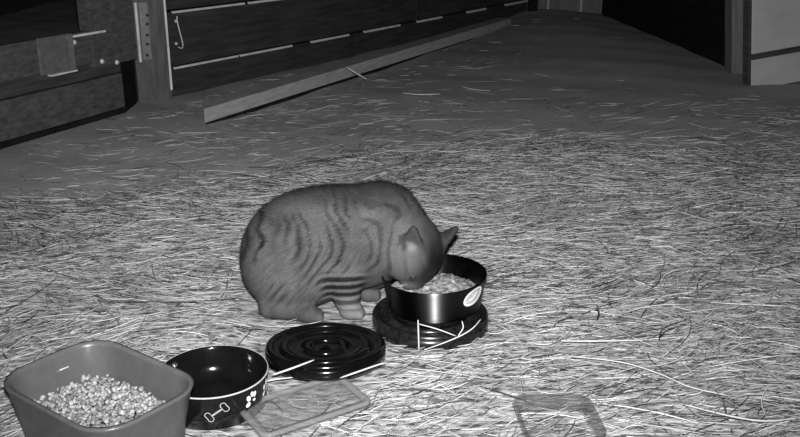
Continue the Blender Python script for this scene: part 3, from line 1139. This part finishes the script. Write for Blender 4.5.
def coat(P):
    x, y, z = P[:, 0], P[:, 1], P[:, 2]
    wob = vnoise(x * 16 + 10, z * 16 + y * 8 + 10, 31) - .5
    wob2 = vnoise(x * 45 + 10, z * 40 + y * 20 + 10, 32) - .5
    base = .150 + .06 * wob + .05 * wob2
    # flank stripes that bow with the rump
    bow = x + .55 * (z - .12) ** 2 / .1 - .25 * (z - .1)
    ph = bow / .0175 + 1.5 * wob + .6 * wob2
    st = smooth(.42, .97, .5 + .5 * np.cos(2 * np.pi * ph))
    fine = vnoise(x * 130 + 10, z * 60 + y * 40 + 10, 34) - .5
    brk_ = smooth(.25, .55, vnoise(x * 30 + 4, z * 26 + 8 + y * 10, 33))
    flank = (1 - smooth(-.075, -.045, x)) * smooth(.015, .05, z)
    # rings on the shoulder
    sc = on_y(358, 240, 1.37)
    rr = np.hypot(x - sc[0], (z - sc[2]) * .85) + .008 * wob
    ring = brk_ * smooth(.55, .9, .5 + .5 * np.cos(2 * np.pi * (rr / .021 + 1.1 * wob + .5 * wob2))) * smooth(-.085, -.06, x) * (1 - smooth(.005, .03, x)) * smooth(.075, .10, z)
    dark = np.maximum(st * brk_ * flank * .62, ring * .5)
    # spine is darker
    dark = np.maximum(dark, .75 * smooth(.185, .215, z) * (.65 + .35 * wob))
    c = base * (1 - 1.05 * np.minimum(dark, .9)) + .035 * fine + .02 * np.cos(2 * np.pi * (ph * 1.9 + wob)) * flank
    # foreleg bars
    leg = (smooth(-.137, -.118, x + .012 * wob) * (1 - smooth(-.068, -.045, x)) * (1 - smooth(.078, .108, z + .02 * wob)) * (y < 1.425))
    bars = smooth(.22, .5, .5 + .5 * np.cos(2 * np.pi * (z + 4 * (x + .1) ** 2 - .25 * (x + .09) ** 1 * .4 + .006 * wob) / .0165)) * smooth(.012, .025, z) * (1 - smooth(.088, .1, z))
    legc = .22 * (1 - .95 * bars) + .015
    c = c * (1 - leg) + legc * leg
    pale = leg * (1 - smooth(.03, .05, z))
    c = c + .06 * pale
    # belly and feet
    foot = (1 - smooth(.018, .035, z)) * (x > -.215) * (x < -.12)
    c = c - .03 * foot
    # head
    q = P - HO
    f, l, h = q @ HF, q @ HLn, q @ HC
    hd = np.exp(-np.maximum(np.linalg.norm(q, axis=1) - .045, 0) / .012)
    crown = smooth(-.004, .030, h + .25 * f + .5 * wob2 * .02) * (1 - smooth(.018, .046, np.abs(l)))
    c = c * (1 - .92 * crown * hd)
    pad = np.exp(-((f - .046) ** 2 + (h + .018) ** 2) / .00025) * hd
    c = c + .12 * pad
    chk = np.exp(-((f - .0) ** 2 + (h + .022) ** 2) / .0006) * hd * (l > 0)
    c = c + .03 * chk
    for i, (bc, dr, wd, nm) in enumerate(ears):
        q = P - bc
        A, B, Cc = q @ dr, q @ wd, q @ nm
        cup_ = Cc - 16 * B * B + .008 * np.clip(A / EL, 0, 1)
        inside = (A > .004) & (A < EL + .004) & (np.abs(B) < EW + .003) & (np.abs(cup_) < ET + .003)
        fr = (Cc + .008 * np.clip(A / EL, 0, 1) - 16 * B * B) > .0005
        if i == 0:
            c = np.where(inside & fr, .085 + .30 * np.exp(-((A - .006) / .008) ** 2 - ((B + .003) / .007) ** 2), c)
            c = np.where(inside & ~fr, .07, c)
        else:
            c = np.where(inside & fr, .05, c)
            c = np.where(inside & ~fr, .05, c)
    bc, dr, wd, nm = ears[0]
    c = c + .34 * np.exp(-np.sum((P - (bc + dr * .008 + nm * .004)) ** 2, 1) / .0075 ** 2)
    c = c * (1 - .8 * np.exp(-np.sum(((P - (bc + dr * .010 - wd * .013 + nm * .004)) / np.array([.0045, .02, .009])) ** 2, 1)))
    return np.clip(c * .54, .005, .8)


me = mesh_np('cat', CV, CF)
color_attr(me, 'coat', coat(CV))
cat = link('cat', me, M['coat'], smooth=True)
tag(cat, 'striped grey tabby cat crouching with its head down in the food bowl', 'cat')
nrm_v = np.zeros(len(CV) * 3, np.float32)
me.vertices.foreach_get('normal', nrm_v)
CN = nrm_v.reshape(-1, 3)

# short fur over the coat
NF = 90000
tri = CF
pa, pb, pc_, pd = (CV[tri[:, i]] for i in range(4))
ar = np.linalg.norm(np.cross(pc_ - pa, pd - pb), axis=1) * .5
pick = rng.choice(len(tri), NF, p=ar / ar.sum())
u_, v_ = rng.random(NF)[:, None], rng.random(NF)[:, None]
root = (pa[pick] * (1 - u_) + pb[pick] * u_) * (1 - v_) + (pd[pick] * (1 - u_) + pc_[pick] * u_) * v_
nr = CN[tri[pick]].mean(1)
nr /= np.linalg.norm(nr, axis=1)[:, None] + 1e-9
flow = np.tile(np.array([-.8, 0, -.55]), (NF, 1))
hd = np.exp(-np.maximum(np.linalg.norm(root - HO, axis=1) - .05, 0) / .015)[:, None]
flow = flow * (1 - hd) + (-HF)[None] * hd
flow += rng.normal(0, .25, (NF, 3))
flow -= nr * np.sum(flow * nr, 1)[:, None]
flow /= np.linalg.norm(flow, axis=1)[:, None] + 1e-9
ln = rng.uniform(.006, .011, NF)[:, None]
ln *= np.where(root[:, 2] < .05, .6, 1)[:, None] * (1 - .45 * hd)
ln *= np.where((root[:, 2] < .11) & (root[:, 0] > -.14), .4, 1)[:, None]
inear = np.zeros(NF, bool)
for bc, dr, wd, nm in ears:
    inear |= np.linalg.norm(root - (bc + dr * .03), axis=1) < .026
ln[inear] *= .45
dirv = flow + nr * rng.uniform(.25, .9, (NF, 1))
dirv /= np.linalg.norm(dirv, axis=1)[:, None]
side = np.cross(dirv, nr)
side /= np.linalg.norm(side, axis=1)[:, None] + 1e-9
w_ = rng.uniform(.00035, .0006, NF)[:, None]
fv = np.stack([root - side * w_ - nr * .0006, root + side * w_ - nr * .0006, root + dirv * ln], 1).reshape(-1, 3)
keep = np.ones(NF, bool)
ff = np.arange(NF * 3).reshape(-1, 3)
fme = mesh_np('fur', fv, ff)
cc = coat(root) * rng.uniform(.65, 1.4, NF)
color_attr(fme, 'coat', np.repeat(cc, 3) * np.tile([.9, .9, 1.1], NF))
fme.polygons.foreach_set('use_smooth', np.ones(NF, dtype=bool))
fme.normals_split_custom_set_from_vertices(np.repeat(nr, 3, axis=0).tolist())
fur = link('fur', fme, M['fur'], cat)
tag(fur, kind='stuff')

# eyes, nose, whiskers
for sgn in (1, -1):
    bm = bmesh.new()
    bmesh.ops.create_uvsphere(bm, u_segments=16, v_segments=10, radius=.0075)
    em = bpy.data.meshes.new('eye')
    bm.to_mesh(em)
    bm.free()
    e = link('eye', em, M['eye'], cat, smooth=True)
    e.location = hp(.035, sgn * .0265, .006)
    e.scale = (1, 1, 1)
bm = bmesh.new()
bmesh.ops.create_uvsphere(bm, u_segments=14, v_segments=8, radius=1)
for v in bm.verts:
    q = HF * v.co.x * .004 + HLn * v.co.y * .006 + HC * v.co.z * .0042
    v.co = Vector(hp(.057, 0, -.009) + q)
em = bpy.data.meshes.new('nose')
bm.to_mesh(em)
bm.free()
link('nose', em, M['nose'], cat, smooth=True)
for sgn in (1, -1):
    for k in range(4):
        a = hp(.047, sgn * .018, -.012 - .003 * k)
        b1 = a + HLn * sgn * .018 + HF * .002 + HC * (.004 - .002 * k)
        b2 = a + HLn * sgn * .034 - HF * .004 + HC * (.008 - .005 * k)
        link('whisker', tube('whisker', [a, b1, b2], [.00028, .0002, .00008], 4), M['whisker'], cat)


# ------------------------------------------------------------------ straw
def footprints(x, y, grow=0.0):
    """True where a thing stands on the floor"""
    m = np.hypot(x - BBX, y - BBY) < .074 + grow
    m |= np.hypot(x - lid.location.x, y - lid.location.y) < .089 + grow
    m |= np.hypot(x - DX, y - DY) < .096 + grow
    c, s = math.cos(TR), math.sin(TR)
    lx, ly = (x - TX) * c + (y - TY) * s, -(x - TX) * s + (y - TY) * c
    m |= (np.abs(lx) < .112 + grow) & (np.abs(ly) < .08 + grow)
    # cat
    m |= ((x + .18) / .095) ** 2 + ((y - 1.43) / .08) ** 2 < 1
    m |= ((x + .11) / .11) ** 2 + ((y - 1.43) / .06) ** 2 < 1
    m |= (x > -.24) & (x < -.12) & (y > 1.345) & (y < 1.39)
    m |= (x > -.115) & (x < -.055) & (y > 1.345) & (y < 1.40)
    # lumber, gate side, walls
    s_ = (x - BA[0]) * BU[0] + (y - BA[1]) * BU[1]
    n_ = (x - BA[0]) * BU[1] - (y - BA[1]) * BU[0]
    m |= (s_ > -.01) & (s_ < BL) & (n_ < .012) & (n_ > -.10)
    nw = (x - WA[0]) * WU[1] - (y - WA[1]) * WU[0]
    m |= (nw < .05)
    ng = (x - GO[0]) * GU[1] - (y - GO[1]) * GU[0]
    m |= (ng < .03) & (y < 3.3)
    m |= (y > 3.4) & (x > 1.22)
    return m


def strands(n, lmin, lmax, rmin, rmax, rings, zmax, horiz, region, dens, lift=0.0, curl=0.5):
    xs_ = rng.uniform(region[0], region[1], n)
    ys_ = rng.uniform(region[2], region[3], n)
    ok = rng.random(n) < dens(xs_, ys_)
    xs_, ys_ = xs_[ok], ys_[ok]
    n = len(xs_)
    drift = 1.5 * (vnoise(xs_ * 4 + 20, ys_ * 4 + 20, 41) - .5) + .9 * (vnoise(xs_ * 11 + 20, ys_ * 11 + 20, 42) - .5)
    th = np.where(rng.random(n) < horiz, drift + rng.normal(.05, .33, n), rng.uniform(-1.6, 1.6, n))
    L_ = lmin * (lmax / lmin) ** (rng.random(n) ** 1.3)
    cv = rng.normal(0, 1.0, n) * curl
    t = np.linspace(-.5, .5, rings)
    ang = th[:, None] + cv[:, None] * t[None]
    dx = np.cos(ang) * L_[:, None] / (rings - 1)
    dy = np.sin(ang) * L_[:, None] / (rings - 1)
    px = xs_[:, None] + np.cumsum(dx, 1) - dx.sum(1)[:, None] / 2
    py = ys_[:, None] + np.cumsum(dy, 1) - dy.sum(1)[:, None] / 2
    bad = footprints(px, py).any(1) | (py < .15).any(1)
    px, py, ang, L_ = px[~bad], py[~bad], ang[~bad], L_[~bad]
    n = len(px)
    lay = rng.random(n) ** 1.5 * zmax
    slope = rng.normal(0, .05 + lift, n)
    bowz = rng.normal(0, .02, n) * L_
    z = gz(px, py) + lay[:, None] + np.abs(slope)[:, None] * L_[:, None] * (t[None] + .5) * np.sign(slope)[:, None] * 1.0
    z = np.maximum(z + bowz[:, None] * (1 - 4 * t[None] ** 2), gz(px, py) + .0004)
    rad_ = rng.uniform(rmin, rmax, n)
    taper = 1 - .5 * np.abs(t[None] * 2) ** 6
    verts = np.zeros((n, rings, 3, 3), np.float32)
    for q in range(3):
        a = 2 * math.pi * q / 3 + math.pi / 2
        o1, o2 = math.cos(a), math.sin(a) * .7
        rr = rad_[:, None] * taper
        verts[:, :, q, 0] = px - np.sin(ang) * o1 * rr
        verts[:, :, q, 1] = py + np.cos(ang) * o1 * rr
        verts[:, :, q, 2] = z + o2 * rr
    base_ = (np.arange(n) * rings * 3)[:, None, None]
    i = np.arange(rings - 1)[None, :, None] * 3
    q = np.arange(3)[None, None, :]
    w = (q + 1) % 3
    f = np.stack([base_ + i + q, base_ + i + w, base_ + i + 3 + w, base_ + i + 3 + q], -1).reshape(-1, 4)
    sh_ = np.where(rng.random(n) < .28, rng.uniform(.5, .78, n), np.clip(rng.normal(.36, .13, n), .08, .65))
    dk = rng.random(n) < .17
    sh_[dk] = rng.uniform(.03, .09, dk.sum())
    return verts.reshape(-1, 3), f, np.repeat(sh_, rings * 3)


sets = []
near = (-1.5, 1.7, .35, 3.2)
sets.append(strands(46000, .022, .14, .0005, .00125, 5, .012, .72, near, straw_cover))
sets.append(strands(110000, .006, .026, .0005, .0013, 2, .010, .5, near, straw_cover))
sets.append(strands(2000, .03, .09, .0005, .001, 5, .016, .3, near, lambda x, y: straw_cover(x, y) * .5, .25, 1.6))
sets.append(strands(26000, .03, .16, .0008, .0016, 4, .004, .8, (-1.6, 1.7, 2.1, 5.5), lambda x, y: straw_cover(x, y) * (straw_cover(x, y) < .3) * 1.0))
vv, ffs, ss, off = [], [], [], 0
for v, f, s in sets:
    vv.append(v)
    ffs.append(f + off)
    ss.append(s)
    off += len(v)
sme = mesh_np('straw_litter', np.concatenate(vv), np.concatenate(ffs))
color_attr(sme, 'shade', np.concatenate(ss))
litter = link('straw_litter', sme, M['straw'])
tag(litter, 'loose pale straw and chaff strewn over the barn floor', 'straw', kind='stuff')


# straws that can be told apart
def stalk(pts, rad, label, m='straw_pale', name='straw_stalk'):
    P = catmull(pts, 6)
    r = [rad * (1 - .4 * abs(2 * i / (len(P) - 1) - 1) ** 3) for i in range(len(P))]
    o = link(name, tube(name, P, r, 5), M[m], smooth=True)
    tag(o, label, 'straw', 'single straws that stand out')
    return o


def gp(px, py, up=.012):
    p = on_z(px, py, up)
    return (p[0], p[1], up)


def fy(px, py, y):
    return tuple(on_y(px, py, y))


stalk([fy(419, 351, 1.255), fy(418.5, 335, 1.254), fy(418, 320, 1.256)], .0014, 'short upright straw in front of the bowl stand')
stalk([fy(419, 324, 1.253), fy(437, 329, 1.253), fy(456, 336, 1.252)], .0011, 'thin slanting straw across the bowl stand')
stalk([gp(424, 350, .006), gp(446, 342, .012), fy(462, 335, 1.262), fy(473, 328, 1.275), fy(481, 319, 1.30)], .0012, 'curved straw hugging the right front of the bowl stand')
stalk([fy(458, 336, 1.25), fy(463, 328, 1.255), fy(462, 321, 1.262)], .0011, 'small bent straw tip against the bowl stand')
stalk([gp(272, 375, .03), gp(290, 369, .042), gp(314, 360, .0445)], .0016, 'pale straw leaning on the left front of the round lid')
stalk([gp(340, 378, .026), gp(360, 371, .040), gp(386, 362, .041)], .0014, 'pale straw leaning on the right front of the round lid')
stalk([gp(246, 391, .012), gp(268, 381, .016), gp(296, 377, .018)], .0011, 'thin straw between the round lid and the clear lid')
stalk([fy(346, 67, 3.45), fy(356, 73, 3.42), fy(366, 79, 3.38)], .004, 'long pale straw lying across the grey lumber')
stalk([gp(562, 341, .014), gp(600, 341, .016), gp(645, 340, .014)], .0016, 'thick bright straw lying level in the straw at right')
stalk([gp(566, 356, .012), gp(620, 362, .016), gp(660, 374, .014), gp(690, 387, .014), gp(730, 396, .012)], .0011, 'long curving straw sweeping down toward the lower right')
stalk([gp(682, 404, .012), gp(730, 416, .014), gp(765, 421, .013), gp(798, 418, .012)], .0015, 'long pale straw at the lower right edge')
stalk([gp(733, 434, .006), fy(729, 424, 1.045), fy(726, 412, 1.05), fy(723, 399, 1.055)], .0014, 'dark bent stem standing in the straw at lower right', 'straw_brown')
stalk([gp(659, 340, .006), fy(661, 332, 1.18), fy(668, 326, 1.19), fy(686, 320, 1.20)], .0013, 'dark curled stem in the straw at right', 'straw_brown')
stalk([gp(597, 320, .006), fy(599, 312, 1.27), fy(597, 305, 1.28)], .0013, 'short dark stem among the straw right of the bowl', 'straw_brown')
stalk([gp(430, 150, .008), gp(450, 152, .01), gp(470, 150, .008)], .0016, 'lone pale straw on the dirt beyond the cat')
stalk([gp(402, 93, .006), gp(420, 94.5, .008), gp(441, 94, .006)], .0022, 'bright straw on bare dirt in front of the lumber')
# straw caught in the tub
q0 = on_z(50, 374, .075)
stalk([on_z(48, 375.5, .062) + np.array([0, 0, 0]), on_z(58, 371, .068), on_z(69, 366.5, .074)], .0014, 'pale straw caught inside the plastic tub')
